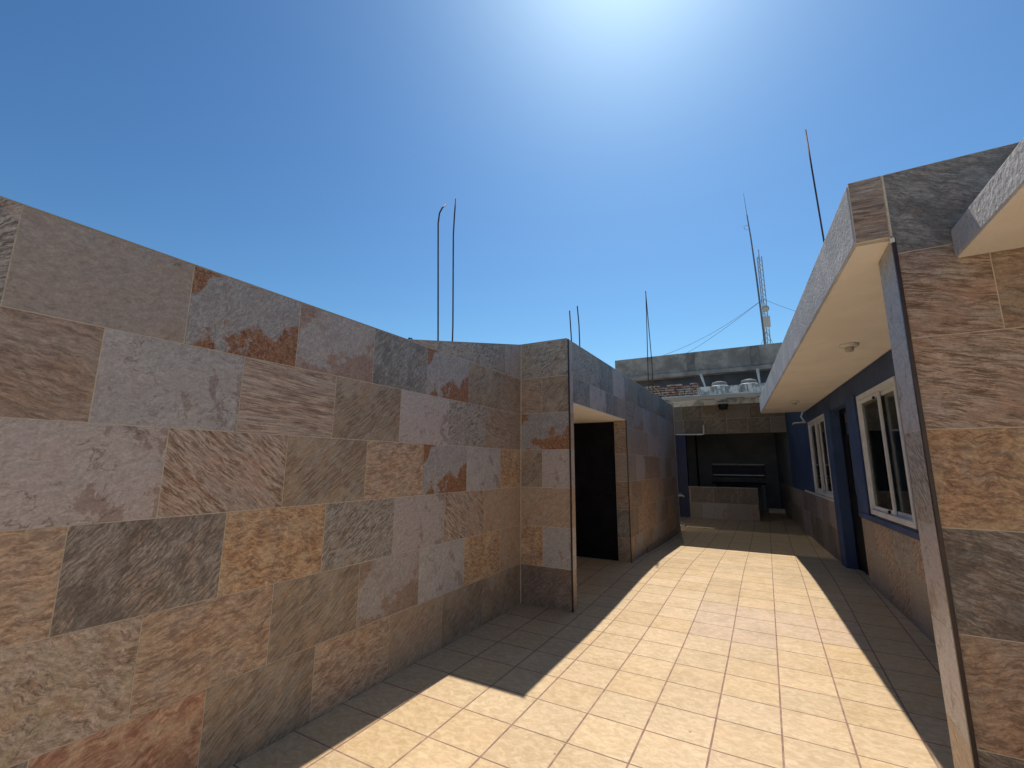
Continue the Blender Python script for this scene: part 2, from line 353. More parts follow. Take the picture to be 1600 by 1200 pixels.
def cladding(name, parent, O, U, N, rows, clips=(), gap=.0046, lift=.0026, tone=(1, 1, 1), mirror=False):
    """rows: (z0, z1, [u joints], [design keys]). O: origin, U: level direction, N: outward normal."""
    O, U, N = Vector(O), Vector(U).normalized(), Vector(N).normalized(); Z = Vector((0, 0, 1))
    bm = bmesh.new(); L1 = bm.loops.layers.uv.new('local'); L2 = bm.loops.layers.uv.new('streak'); L3 = bm.loops.layers.uv.new('place')
    CA, CB, CC, CP = (bm.loops.layers.float_color.new(n) for n in ('cA', 'cB', 'cC', 'prm'))
    def W(p, d): return O+U*p[0]+Z*p[1]+N*d
    def face(vs, uvs, vals):
        try: f = bm.faces.new(vs)
        except ValueError: return
        if f.normal.length == 0: f.normal_update()
        for lp, uv in zip(f.loops, uvs):
            lp[L1].uv = uv[0]; lp[L2].uv = uv[1]; lp[L3].uv = uv[2]
            lp[CA] = vals[0]; lp[CB] = vals[1]; lp[CC] = vals[2]; lp[CP] = vals[3]
    gm = bmesh.new()
    for z0, z1, js, keys in rows:
        full = [(js[0], z0), (js[-1], z0), (js[-1], z1), (js[0], z1)]
        for c in clips: full = clip(full, *c)
        if len(full) >= 3 and area(full) > 1e-4: gm.faces.new([gm.verts.new(W(p, .0012)) for p in full])
        for i in range(len(js)-1):
            k = keys[i % len(keys)]; d = DES[k]
            u0_, u1_ = js[i]+gap/2, js[i+1]-gap/2
            poly = [(u0_, z0+gap/2), (u1_, z0+gap/2), (u1_, z1-gap/2), (u0_, z1-gap/2)]
            for c in clips: poly = clip(poly, *c)
            if len(poly) < 3 or area(poly) < 2e-4: continue
            jit = random.uniform(.93, 1.07)
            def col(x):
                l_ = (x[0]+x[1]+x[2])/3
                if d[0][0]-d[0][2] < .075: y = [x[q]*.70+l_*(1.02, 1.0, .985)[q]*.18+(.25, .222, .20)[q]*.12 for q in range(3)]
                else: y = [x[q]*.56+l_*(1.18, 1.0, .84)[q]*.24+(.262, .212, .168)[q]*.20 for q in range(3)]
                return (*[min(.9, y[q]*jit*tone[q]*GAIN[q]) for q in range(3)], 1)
            d = (*d[:6], max(d[6], .8 if d[4] > .5 and not d[5] else d[6]), d[7])
            dB = tuple(max(.02, d[0][q]+(d[1][q]-d[0][q])*1.6) for q in range(3))
            vals = (col(d[0]), col(dB), col(d[2]), (d[4], d[5], d[6], d[7]))
            cx, cz = (u0_+u1_)/2, (z0+z1)/2; h = KEYS.index(k)
            flip = random.random() < .25 and not d[5]
            off = (h*3.7+random.choice((0, 0, 1.3)), h*5.1); an = rad(d[3]+(180 if flip else 0)); ca, sa = math.cos(an), math.sin(an)
            sg = -1 if mirror else 1
            uv = []
            for p in poly:
                x, y = (p[0]-cx)*sg, p[1]-cz
                fx, fy = STR.get(k, (1, 1)); uv.append(((x+off[0], y+off[1]), ((x*ca+y*sa)*fx+off[0], (-x*sa+y*ca)*fy+off[1]), (x, y)))
            tilt = random.uniform(-.0005, .0005)
            top = [bm.verts.new(W(p, lift+tilt*(1 if p[0] > cx else -1))) for p in poly]; bot = [bm.verts.new(W(p, 0)) for p in poly]
            face(top, uv, vals)
            n = len(poly)
            for q in range(n):
                r_ = (q+1) % n; face([top[r_], top[q], bot[q], bot[r_]], [uv[r_], uv[q], uv[q], uv[r_]], vals)
    me = bpy.data.meshes.new(name); bm.to_mesh(me); bm.free()
    o = link(name, me, 'tile', parent)
    gme = bpy.data.meshes.new('grout'); gm.to_mesh(gme); gm.free()
    g = link('grout', gme, 'grout', o)
    if parent is not None: g.matrix_parent_inverse = Matrix()
    g.matrix_parent_inverse = o.matrix_world.inverted() if parent is None else Matrix.Identity(4)
    return o

def joints(a, b, start, step=.6185):
    js = [a]; k = math.ceil((a-start)/step+1e-6); x = start+k*step
    while x < b-.02:
        if x-js[-1] > .02: js.append(x)
        x += step
    js.append(b); return js
def rowset(zs, a, b, start, keys, step=.6185, seed=0):
    rnd = random.Random(seed); out = []
    for i in range(len(zs)-1):
        js = joints(a, b, start+(step/2 if i % 2 else 0), step)
        kk = keys[i] if isinstance(keys[0], (list, tuple)) else keys
        out.append((zs[i], zs[i+1], js, [rnd.choice(kk) for _ in js]))
    return out

# ------------------------------------------------------------------ ground + courtyard floor
HP = [(-99, 0), (4.2, 0), (4.9, .015), (5.5, .038), (6, .056), (6.5, .068), (7, .075), (7.5, .070), (8, .055), (8.5, .036), (9, .02), (9.5, .01), (10, 0), (99, 0)]
def hz(y):
    for (a, za), (b, zb) in zip(HP, HP[1:]):
        if a <= y <= b: return za+(zb-za)*(y-a)/(b-a)
    return 0
def build_floor():
    xs = [-2.465, -2.125, -1.768, -1.420, -1.078, -.737, -.388, -.048, .290]
    while xs[-1] < 6.5: xs.append(xs[-1]+.342)
    while xs[0] > -6: xs.insert(0, xs[0]-.342)
    ys = [1.863+.336*k for k in range(-26, 52)]
    pink = {(i, j) for i in range(-1, 3) for j in (8, 9, 10)}
    bm = bmesh.new(); CA = bm.loops.layers.float_color.new('cA'); gm = bmesh.new(); g = .0052
    bx = xs.index(-.737)
    cols = [[0]*len(ys) for _ in xs]
    gv = [[gm.verts.new((x, y, hz(y)-.0009)) for y in ys] for x in xs]
    for i in range(len(xs)-1):
        for j in range(len(ys)-1):
            gm.faces.new((gv[i][j], gv[i+1][j], gv[i+1][j+1], gv[i][j+1]))
            x0, x1, y0, y1 = xs[i]+g, xs[i+1]-g, ys[j]+g*.85, ys[j+1]-g*.85
            f = bm.faces.new([bm.verts.new((x, y, hz(y)+random.uniform(-.0003, .0003))) for x, y in ((x0, y0), (x1, y0), (x1, y1), (x0, y1))])
            v = random.uniform(.94, 1.05); wv = random.uniform(-.02, .02)
            c = (.575*v, (.435+wv*.5)*v, (.268+wv)*v, 1)
            jj = j-26; ii = i-bx
            if (jj in (9, 10) and 0 <= ii <= 3) or (jj == 8 and 0 <= ii <= 1): c = (.54*v, .41*v, .29*v, 1)
            elif jj == 13 and ii == -1: c = (.62*v, .48*v, .32*v, 1)
            for lp in f.loops: lp[CA] = c
    me = bpy.data.meshes.new('courtyard_floor'); bm.to_mesh(me); bm.free()
    o = link('courtyard_floor', me, 'floor'); tag(o, kind='structure')
    gme = bpy.data.meshes.new('floor_grout'); gm.to_mesh(gme); gm.free()
    tag(link('floor_grout', gme, 'fgrout'), kind='structure')
build_floor()
bm = bmesh.new(); bm.faces.new([bm.verts.new(p) for p in ((-900, -900, -.03), (900, -900, -.03), (900, 900, -.03), (-900, 900, -.03))])
me = bpy.data.meshes.new('ground'); bm.to_mesh(me); bm.free(); tag(link('ground', me, 'earth'), kind='structure')

# ------------------------------------------------------------------ left boundary wall
XL = -2.465
ZR = [-.02, .415, .83, 1.245, 1.66, 2.075, 2.49, 2.905]
lw = empty('tiled_wall', (XL, 1, 0), 'long stone-look tiled wall along the left side whose top rises towards the corner', 'wall')
TOPY = [(-6, 2.482), (2.62, 2.482), (4.58, 2.905)]
MBx = MB()
# plan strip with stepped slope top
MBx.hexa([(XL-.16, -6, -.02), (XL, -6, -.02), (XL, 2.62, -.02), (XL-.16, 2.62, -.02), (XL-.16, -6, 2.482), (XL, -6, 2.482), (XL, 2.62, 2.482), (XL-.16, 2.62, 2.482)])
MBx.hexa([(XL-.16, 2.62, -.02), (XL, 2.62, -.02), (XL, 4.576, -.02), (XL-.16, 4.576, -.02), (XL-.16, 2.62, 2.482), (XL, 2.62, 2.482), (XL, 4.576, 2.905), (XL-.16, 4.576, 2.905)])
MBx.build('wall_core', 'wall', lw)
E_ = 4.570
def back(js): # extend joints behind the camera
    out = list(js)
    while out[0] > -5.5: out.insert(0, out[0]-.6185)
    return out
def mk(zi, js, keys, pre=('B', 'G', 'S', 'O', 'L', 'K', 'Y')):
    J = back(js)+[E_]; n = len(J)-1-len(keys); rr = random.Random(zi)
    return (ZR[zi], ZR[zi+1], J, [rr.choice(pre) for _ in range(n)]+list(keys))
rows = [
 mk(0, [.746, 1.354, 1.964, 2.583, 3.195, 3.81], ['OR', 'L', 'BB', 'Y', 'L', 'L']),
 mk(1, [1.044, 1.655, 2.272, 2.880, 3.492, 4.118], ['BB', 'L', 'RP', 'G', 'O', 'Y']),
 mk(2, [.742, 1.354, 1.960, 2.572, 3.180, 3.806], ['K', 'O', 'LG', 'GP', 'S', 'Y']),
 mk(3, [1.042, 1.657, 2.270, 2.877, 3.500, 4.118], ['S', 'L', 'BB', 'R', 'G', 'O']),
 mk(4, [.748, 1.354, 1.966, 2.582, 3.200, 3.822], ['G', 'SH', 'L', 'GP', 'LG', 'B']),
 mk(5, [.440, 1.053, 1.660, 2.278, 2.880, 3.502, 4.116], ['W', 'R', 'RP', 'KG', 'R', 'L', 'B']),
 (ZR[6], ZR[7], [2.3, 2.97, 3.6, 4.2, E_], ['SH', 'LG', 'LG', 'GP']),
]
rows[1][3][-7] = 'P'; rows[2][3][-7] = 'BB'; rows[3][3][-7] = 'GP'; rows[4][3][-7] = 'B'; rows[0][3][-7] = 'K'; rows[5][3][-8] = 'LG'
sl = (2.905-2.482)/(4.576-2.62)
o = cladding('tile_cladding', lw, (XL, 0, 0), (0, 1, 0), (1, 0, 0), rows[:6])
cladding('upper_cladding', lw, (XL, 0, 0), (0, 1, 0), (1, 0, 0), [rows[6]], clips=[(-sl, 1, 2.485-sl*2.62)])
# thin light tile edge along the top
m = MB(); m.hexa([(XL-.16, -6, 2.4835), (XL+.004, -6, 2.4905), (XL+.004, 2.62, 2.4905), (XL-.16, 2.62, 2.4835), (XL-.16, -6, 2.496), (XL+.004, -6, 2.496), (XL+.004, 2.62, 2.496), (XL-.16, 2.62, 2.496)])
m.hexa([(XL-.16, 2.62, 2.4835), (XL-.001, 2.62, 2.4835), (XL-.001, 4.57, 2.906), (XL-.16, 4.57, 2.906), (XL-.16, 2.62, 2.496), (XL-.001, 2.62, 2.496), (XL-.001, 4.57, 2.918), (XL-.16, 4.57, 2.918)])
m.build('coping', 'roof', lw)
MB().box((XL+.001, 4.566, 0), (XL+.007, 4.572, 2.9)).build('corner_grout', 'grout', lw)

# ------------------------------------------------------------------ entrance block with the dark doorway
XD = -1.855; YE = 4.576; YF = 11.18; HT = 2.905; DZ = 2.19; YJ = 6.90
eb = empty('entrance_block', (XD, 5.5, 0), 'tiled entrance block with a tall open doorway leading to a black door', 'building')
m = MB()
m.box((XL-.16, YE, -.02), (XD, YE+.12, HT))                 # short end wall
m.box((-3.1, YE+.12, DZ), (XD, YJ, HT))                      # mass above passage
m.box((-3.1, YE+.12, -.02), (-2.96, YJ, DZ))                 # passage inner side
m.box((-3.1, YJ+.08, -.02), (-2.045, YF, HT))
m.box((-2.045, YJ, -.02), (XD, YF, HT))
m.box((-3.1, YJ, 2.17), (-2.045, YJ+.08, HT))
m.build('block_walls', 'wall', eb)
MB().box((-2.955, YE+.125, DZ-.012), (XD-.001, YJ-.006, DZ-.001)).build('passage_soffit', 'cream', eb)
# front of end wall
ER = [ZR[0], ZR[1], ZR[2], ZR[3], ZR[4], ZR[5], ZR[6], ZR[7]]
w_ = XD-XL
rows = []
kk = [['D'], ['O', 'G'], ['Y'], ['L', 'GP'], ['R'], ['B', 'L'], ['LG']]
for i, k in enumerate(kk):
    rows.append((ER[i], ER[i+1], [0.008, w_] if len(k) == 1 else [0.008, .275, w_], k))
cladding('end_cladding', eb, (XL, YE, 0), (1, 0, 0), (0, -1, 0), rows, tone=(.95, .95, .95))
# narrow end return + door wall face (x = XD)
up_keys = ['W', 'GP', 'LG', 'RP', 'G', 'KG', 'W']; lo_keys = ['B', 'BB', 'Y', 'O', 'L', 'W', 'RP']
lev = [lo_keys, lo_keys, lo_keys, ['W', 'L', 'O', 'B', 'GP'], up_keys, up_keys, up_keys]
rows = rowset(ER[:6], YE, YE+.125, YE-.3, [['Y', 'GP']]*5, seed=3)
rows += [(ER[5], DZ, [YE, YE+.125], ['GP'])]
cladding('reveal_cladding', eb, (XD, 0, 0), (0, 1, 0), (1, 0, 0), rows)
rows = [(DZ, ER[6], [YE, YE+.125, 5.26, 5.9, 6.45, YJ, ], ['GP', 'KG', 'G', 'KG', 'W']),
        (ER[6], ER[7], [YE, YE+.125, 5.65, 6.27, YJ], ['GP', 'LG', 'KG', 'GP', 'W'])]
cladding('lintel_cladding', eb, (XD, 0, 0), (0, 1, 0), (1, 0, 0), rows)
rows = rowset(ER, YJ, YF, YJ+.2, lev, seed=11)
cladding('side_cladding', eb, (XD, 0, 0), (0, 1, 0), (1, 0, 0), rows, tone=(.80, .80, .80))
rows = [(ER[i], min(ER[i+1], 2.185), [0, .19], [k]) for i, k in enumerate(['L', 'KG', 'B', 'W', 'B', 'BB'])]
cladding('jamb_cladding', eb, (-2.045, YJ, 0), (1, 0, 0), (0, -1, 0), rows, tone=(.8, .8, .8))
MB().box((XD-.004, YE-.012, 0), (XD+.012, YE+.004, HT)).build('corner_trim', 'trim', eb, .002)
MB().box((XD-.004, YJ-.010, 0), (XD+.009, YJ+.003, DZ)).build('jamb_trim', 'trim', eb, .002)
MB().box((XD+.003, YF-.01, 0), (XD+.012, YF+.006, HT)).build('end_trim', 'grout', eb, .002)
MB().box((XD+.004, 7.9, -.02), (XD+.018, YF+.004, .13)).build('skirting', mat_plain('skirting_tile', (.20, .15, .11), (.27, .21, .155), 6, .5), eb, .003)
MB().box((-3.1, YE+.01, HT+.001), (XD-.02, YF, HT+.02)).build('roof_screed', 'roof', eb)
# door
dr = MB().box((-2.95, YJ+.035, hz(7)-.01), (-2.048, YJ+.075, 2.0)).build('door', 'black', eb, .003)
MB().box((-2.93, YJ+.03, .12), (-2.50, YJ+.036, 1.0)).box((-2.93, YJ+.03, 1.06), (-2.50, YJ+.036, 1.9)).box((-2.46, YJ+.03, .12), (-2.09, YJ+.036, 1.0)).box((-2.46, YJ+.03, 1.06), (-2.09, YJ+.036, 1.9)).build('door_panel', 'black', dr).matrix_parent_inverse = Matrix()
MB().box((-2.95, YJ+.03, 2.0), (-2.048, YJ+.07, 2.172)).build('transom', 'black', eb, .003)
m = MB(); m.tube([(-2.12, YJ+.02, 1.0), (-2.12, YJ-.02, 1.0), (-2.21, YJ-.02, 1.0)], .009)
h_ = m.build('door_handle', 'black', dr); h_.matrix_parent_inverse = Matrix()

# roof behind the left wall
ls = empty('side_building', (-5, 1, 0), 'flat roofed building hidden behind the left tiled wall', 'building')
MB().box((-9, -6, -.02), (XL-.17, YE-.01, 2.30)).box((-9, YE, -.02), (-3.11, YF, 2.60)).build('roof_slab', 'roof', ls)

# ------------------------------------------------------------------ right building
SL = -.06; A0 = (1.27, 2.58)
def FX(y): return A0[0]+SL*(y-A0[1])         # facade x at depth y
T = Vector((SL, 1, 0)).normalized(); NF = Vector((-1, SL, 0)).normalized()   # along, outward
LEN = math.sqrt(1+SL*SL)
def FP(y, z, d=0.0):
    p = Vector((FX(y), y, z))+NF*d; return (p.x, p.y, p.z)
def fbox(m, y0, y1, z0, z1, d0, d1):
    return m.hexa([FP(y0, z0, d0), FP(y0, z0, d1), FP(y1, z0, d1), FP(y1, z0, d0), FP(y0, z1, d0), FP(y0, z1, d1), FP(y1, z1, d1), FP(y1, z1, d0)])
rb = empty('office_building', (FX(6), 6, 0), 'low blue painted building with tiled lower wall and wide flat roof slab on the right', 'building')
W1 = (5.27, 6.69, .955, 2.325); W2 = (8.715, 10.56, .985, 2.345); DO = (7.22, 8.30, 0, 2.33)
YB, YEND = 2.9, 14.2; Z1 = 2.58
m = MB(); dd = -.16
def wl(y0, y1, z0, z1): fbox(m, y0, y1, z0, z1, dd, 0)
wl(YB, W1[0], .93, Z1); wl(W1[0], W1[1], W1[3], Z1); wl(W1[1], DO[0], .93, Z1); wl(DO[0], DO[1], DO[3], Z1)
wl(DO[1], W2[0], -.02, Z1); wl(W2[0], W2[1], W2[3], Z1); wl(W2[1], YEND, .93, Z1)
fbox(m, 10.6, YEND+.5, Z1, 3.2, dd, 0)
m.build('blue_wall', 'blue', rb)
m = MB(); fbox(m, YB, DO[0], -.02, .93, dd, 0); fbox(m, 8.66, YEND, -.02, .93, dd, 0); m.build('wall_base', 'wall', rb)
m = MB(); fbox(m, YEND, 18.2, -.02, 3.2, dd, 0); m.build('side_wall', 'dark', rb)
# window reveal fills
# blue pilasters either side of the door
m = MB(); fbox(m, DO[1]+.0, 8.66, -.02, 2.36, .002, .035); m.build('pilaster', 'blue', rb, .003)
m = MB(); fbox(m, 6.76, DO[0], .885, 2.36, .002, .022); m.build('pilaster', 'blue', rb, .003)
m = MB(); fbox(m, 4.6, 7.18, .875, .935, .002, .032); m.build('window_ledge', 'blue', rb, .003)
m = MB(); fbox(m, W2[0]-.02, 11.9, .940, .975, .002, .022); m.build('tile_ledge', 'alu', rb, .003)
rows = rowset([-.02, .52, .93], (YB-A0[1])*LEN, (DO[0]-A0[1])*LEN, .1, [['S', 'W', 'GP', 'L'], ['LG', 'S', 'Y', 'W']], seed=5)
cladding('wainscot_tiles', rb, (A0[0], A0[1], 0), T, NF, rows, tone=(.9, .9, .9))
rows = rowset([-.02, .52, .935], (8.66-A0[1])*LEN, (18-A0[1])*LEN, .35, [['GP', 'L', 'K', 'W'], ['W', 'LG', 'L', 'GP']], seed=8)
cladding('wainscot_tiles', rb, (A0[0], A0[1], 0), T, NF, rows, tone=(.82, .82, .82))

def window(win, splits, lab):
    y0, y1, z0, z1 = win
    f = MB(); d0, d1 = -.07, .012; t_ = .055
    fbox(f, y0, y1, z0, z0+t_, d0, d1); fbox(f, y0, y1, z1-t_, z1, d0, d1)
    fbox(f, y0, y0+t_, z0+t_, z1-t_, d0, d1); fbox(f, y1-t_, y1, z0+t_, z1-t_, d0, d1)
    fr = f.build('window', 'alu', rb, .003)
    for i, (a, b) in enumerate(splits):
        s_ = MB(); e = -.008 if i % 2 else -.036; w2 = .042
        za, zb = z0+t_+.002, z1-t_-.002
        fbox(s_, a, b, za, za+w2, e-.022, e); fbox(s_, a, b, zb-w2, zb, e-.022, e)
        fbox(s_, a, a+w2, za+w2, zb-w2, e-.022, e); fbox(s_, b-w2, b, za+w2, zb-w2, e-.022, e)
        so_ = s_.build('sash', 'alu', fr, .002); so_.matrix_parent_inverse = Matrix()
        g_ = MB(); fbox(g_, a+w2, b-w2, za+w2, zb-w2, e-.014, e-.009)
        go = g_.build('pane', 'glass', fr); go.matrix_parent_inverse = Matrix()
    return fr
w1 = window(W1, [(5.325, 6.02), (5.90, 6.635)], '')
w2 = window(W2, [(8.77, 9.02), (8.96, 9.46), (9.38, 9.92), (9.88, 10.5)], '')
h_ = MB(); fbox(h_, 6.0, 6.03, 2.21, 2.235, -.004, .012); x = h_.build('latch', 'black', w1); x.matrix_parent_inverse = Matrix()
h_ = MB(); fbox(h_, 6.0, 6.03, 1.02, 1.05, -.004, .012); x = h_.build('latch', 'black', w1); x.matrix_parent_inverse = Matrix()
# curtains inside
for a_, b_ in ((5.62, 5.78), (9.42, 9.8)):
    m = MB(); fbox(m, a_, b_, .9, 2.4, -.32, -.30); m.build('curtain', 'curtain', rb)
# room behind
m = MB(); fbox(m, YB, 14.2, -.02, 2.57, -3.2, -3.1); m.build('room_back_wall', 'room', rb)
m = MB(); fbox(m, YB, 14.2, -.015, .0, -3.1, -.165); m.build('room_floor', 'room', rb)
# door
y0, y1 = DO[0], DO[1]
f = MB(); fbox(f, y0, y0+.05, 0, DO[3], -.155, -.10); fbox(f, y1-.05, y1, 0, DO[3], -.155, -.10); fbox(f, y0+.05, y1-.05, DO[3]-.05, DO[3], -.155, -.10)
fbox(f, y0+.05, y1-.05, 1.88, 1.94, -.15, -.105)
dfr = f.build('door', 'black', rb, .003)
def sub(mb, n, mt, p, b=0.0):
    x = mb.build(n, mt, p, b); x.matrix_parent_inverse = Matrix(); return x
m = MB(); fbox(m, y0+.052, y1-.052, hz(7.8)+.0, 1.06, -.145, -.11); sub(m, 'lower_leaf', 'black', dfr, .003)
m = MB(); fbox(m, y0+.052, y1-.052, 1.06, 1.10, -.145, -.105); fbox(m, y0+.052, y0+.12, 1.1, 1.88, -.145, -.108); fbox(m, y1-.30, y1-.052, 1.1, 1.88, -.145, -.108); sub(m, 'upper_leaf', 'black', dfr, .002)
m = MB(); fbox(m, y0+.12, y1-.30, 1.10, 1.88, -.135, -.125); fbox(m, y0+.10, y1-.30, 1.95, DO[3]-.055, -.135, -.125); sub(m, 'door_pane', 'darkpan', dfr)
m = MB(); m.tube([FP(y0+.16, 1.0, -.11), FP(y0+.16, 1.0, -.06), FP(y0+.28, 1.0, -.06)], .009); sub(m, 'handle', 'steel', dfr)
# roof slab (parallelogram) with stucco fascia and cream soffit
ZS, ZT = 2.58, 2.90; SEAM = 7.02
def SX(y): return .471+SL*(y-2.6)
rs = MB()
def slab(m, ya, yb, za, zb, inset=0.0, back=.1):
    m.hexa([(SX(ya)+inset, ya, za), (FX(ya)+back, ya, za), (FX(yb)+back, yb, za), (SX(yb)+inset, yb, za),
            (SX(ya)+inset, ya, zb), (FX(ya)+back, ya, zb), (FX(yb)+back, yb, zb), (SX(yb)+inset, yb, zb)])
slab(rs, 2.612, SEAM-.009, ZS, ZT); slab(rs, SEAM+.009, 10.72, ZS+.004, ZT+.004)
roof = rs.build('roof_slab', 'stucco', rb, .008)
m = MB(); slab(m, 2.64, SEAM-.014, ZS-.006, ZS-.001, .012, -.02); slab(m, SEAM+.014, 10.70, ZS-.003, ZS+.002, .012, -.02); x = m.build('soffit', 'cream', roof); x.matrix_parent_inverse = Matrix()
m = MB(); m.box((1.3, 2.9, ZS+.02), (4.5, 14.2, ZT-.01)); m.build('main_roof', 'roof', rb)
m = MB(); m.box((4.4, 2.9, -.02), (4.5, 14.2, ZS+.02)); m.build('rear_wall', 'wall', rb)

# tall tiled pier wall facing the camera
YW = 2.60; XP = .612
pw = empty('tiled_pier_wall', (XP, YW, 0), 'tall stone-look tiled wall at the right edge with a dark brown corner strip', 'wall')
m = MB(); m.box((XP, YW, -.02), (4.5, YW+.29, ZS-.008)); m.box((.475, YW, ZS+.001), (4.5, YW+.01, 2.905)); m.box((XP+.55, YW+.01, ZS+.001), (4.5, YW+.29, 2.9)); m.build('wall_core', 'wall', pw)
o_ = .475
rows = [(ZS, 2.905, [0, .13], ['SH']),
        (2.49, 2.905, [.139, 1.06, 1.68, 2.3, 3, 3.9], ['KG', 'LG', 'KG', 'W']),
        (2.075, 2.49, [.139, .452, 1.07, 1.69, 2.3, 3, 3.9], ['S', 'B', 'Y']),
        (1.66, 2.075, [.139, .76, 1.38, 2.0, 3, 3.9], ['S', 'B', 'Y']),
        (1.245, 1.66, [.139, .62, 1.24, 1.86, 3, 3.9], ['O', 'O', 'Y']),
        (.83, 1.245, [.139, .76, 1.38, 2.0, 3, 3.9], ['K', 'L', 'Y']),
        (.415, .83, [.139, .55, 1.17, 1.8, 3, 3.9], ['BB', 'O', 'Y']),
        (-.02, .415, [.139, .76, 1.38, 2.0, 3, 3.9], ['K', 'B', 'Y'])]
save = dict(DES)
DES['S'] = (*DES['S'][:3], -14, *DES['S'][4:]); DES['K'] = (*DES['K'][:3], -20, *DES['K'][4:]); DES['KG'] = (*DES['KG'][:3], -30, *DES['KG'][4:])
cladding('tile_cladding', pw, (o_, YW, 0), (1, 0, 0), (0, -1, 0), rows, tone=(.84, .81, .80))
DES.update(save)
MB().box((XP-.006, YW-.014, 0), (XP+.010, YW+.004, ZS-.01)).build('corner_trim', 'trim', pw, .002)
MB().box((XP-.012, YW-.018, ZS-.035), (XP+.006, YW-.004, ZS-.012)).build('trim_cap', 'pvc', pw, .003)
MB().box((o_+.131, YW-.006, ZS), (o_+.138, YW-.001, 2.9)).build('joint_filler', 'grout', pw)
rows = [(max(-.02, a), min(b, ZS-.01), [YW, YW+.29], [k]) for a, b, k in zip([-.02, .415, .83, 1.245, 1.66, 2.075], [.415, .83, 1.245, 1.66, 2.075, ZS], ['Y', 'GP', 'GP', 'LG', 'G', 'G'])]  # warmer designs in the lower rows put the floor's bounce into the colour
cladding('reveal_cladding', pw, (XP, 0, 0), (0, 1, 0), (-1, 0, 0), rows)

# second canopy on the near side of that wall
cn = empty('concrete_canopy', (1.5, 2, 2.5), 'grey stucco canopy with cream underside projecting from the tiled wall at the upper right', 'canopy')
m = MB(); m.box((.815, .9, 2.425), (1.04, YW-.005, 2.555)); m.box((1.04, .9, 2.50), (3.6, YW-.006, 2.555)); m.box((1.04, YW-.045, 2.425), (3.6, YW-.005, 2.50)); m.box((1.04, .9, 2.425), (3.6, 1.1, 2.5)); m.build('canopy_slab', 'stucco', cn, .004)
m = MB(); m.box((.822, .91, 2.419), (1.036, YW-.007, 2.4243)); m.box((1.036, YW-.043, 2.419), (3.6, YW-.007, 2.4243)); m.build('cream_underside', 'cream', cn)
m = MB(); m.box((1.043, 1.102, 2.495), (3.6, YW-.047, 2.4993)); m.build('grey_underside', 'greysoff', cn)

# ceiling lamps
def lamp(x, y, lab):
    t = empty('ceiling_lamp', (x, y, ZS), lab, 'lamp', 'small lamps under the right roof slab')
    MB().lathe((x, y, ZS-.034), [(.062, .0), (.072, .006), (.074, .018), (.07, .0275)]).build('base_plate', 'pvc', t, smooth=True)
    MB().lathe((x, y, ZS-.075), [(.020, .0), (.030, .006), (.034, .03), (.034, .041)]).build('socket', 'greysoff', t, smooth=True)
    return t
lamp(.733, 4.842, 'round ceiling lamp under the cream slab, nearest the tall pier wall')
lamp(.500, 8.80, 'smaller looking ceiling lamp under the far end of the cream slab')

# ------------------------------------------------------------------ far portico
YP = 14.2
pt = empty('portico', (-.9, YP, 0), 'dark open portico at the far end with tiled lintel and blue side column', 'building')
m = MB(); m.box((-3.2, YP, 2.40), (.56, YP+.25, 3.24)); m.box((-3.2, YP+.25, 3.0), (2.2, 18.4, 3.24)); m.build('roof_slab', 'conc', pt)
rows = [(2.40, 2.82, [0, .62, 1.13, 1.70, 2.3, 2.84, 3.4, 3.76], ['L', 'W', 'D', 'L', 'B', 'L', 'W']), (2.82, 3.24, [0, .45, 1.08, 1.66, 2.3, 2.9, 3.76], ['L', 'W', 'L', 'B', 'W', 'L'])]
MB().box((-3.19, YP+.26, 2.985), (.6, 18.19, 2.998)).build('ceiling', 'pvc', pt)  # pale unseen ceiling sheet, added to brighten the inside of the portico
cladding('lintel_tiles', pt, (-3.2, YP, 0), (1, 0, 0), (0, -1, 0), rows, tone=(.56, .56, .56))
MB().box((-2.32, YP+.02, -.02), (-2.05, YP+.25, 2.395)).build('column', 'bluedoor', pt, .004)
m = MB(); m.box((-3.4, 18.2, -.02), (2.2, 18.4, 3.0)); m.box((-3.4, YP, -.02), (-3.2, 18.2, 3.0)); m.box((-3.4, YF, -.02), (-3.2, YP, 3.0)); m.build('back_wall', 'dark', pt)
hw = empty('serving_hatch', (-.9, 18.15, 1.1), 'dark blue hatch on the back wall of the portico, light along its top put in as a pale ledge', 'hatch')
m = MB(); m.box((-1.75, 18.06, 1.08), (-.08, 18.19, 1.50)); m.build('hatch_panel', 'bluedoor', hw, .006)
MB().box((-1.72, 17.92, 1.505), (-.93, 18.19, 1.555)).build('ledge', 'pvc', hw, .004)  # pale strips stand for light reflecting along the hatch top
MB().box((-.90, 17.92, 1.50), (-.06, 18.19, 1.545)).build('ledge', 'pvc', hw, .004)
MB().box((-1.72, 18.0, 1.14), (-.08, 18.05, 1.17)).build('rail', 'steel', hw)
cb = empty('counter', (-.9, 17.4, 0), 'dark counter standing behind the low tiled wall of the portico', 'counter')
m = MB(); m.box((-1.7, 17.2, .86), (-.05, 17.8, .92)); m.build('counter_top', 'black', cb, .006)
for a_ in (-1.65, -.2): MB().box((a_, 17.25, 0), (a_+.1, 17.75, .858)).build('support', 'dark', cb, .004)
MB().box((-.05, 17.0, -.02), (1.0, 17.1, .13)).build('step', 'wall', pt)
MB().tube([(-1.98, 16, 0), (-1.98, 16, 2.9)], .03).build('pipe', 'black', pt)
hf = empty('half_wall', (-1.2, YP, 0), 'low tiled wall standing across the portico opening', 'wall')
m = MB(); m.box((-2.045, YP+.03, -.02), (-.27, YP+.17, .868)); m.build('wall_core', 'wall', hf)
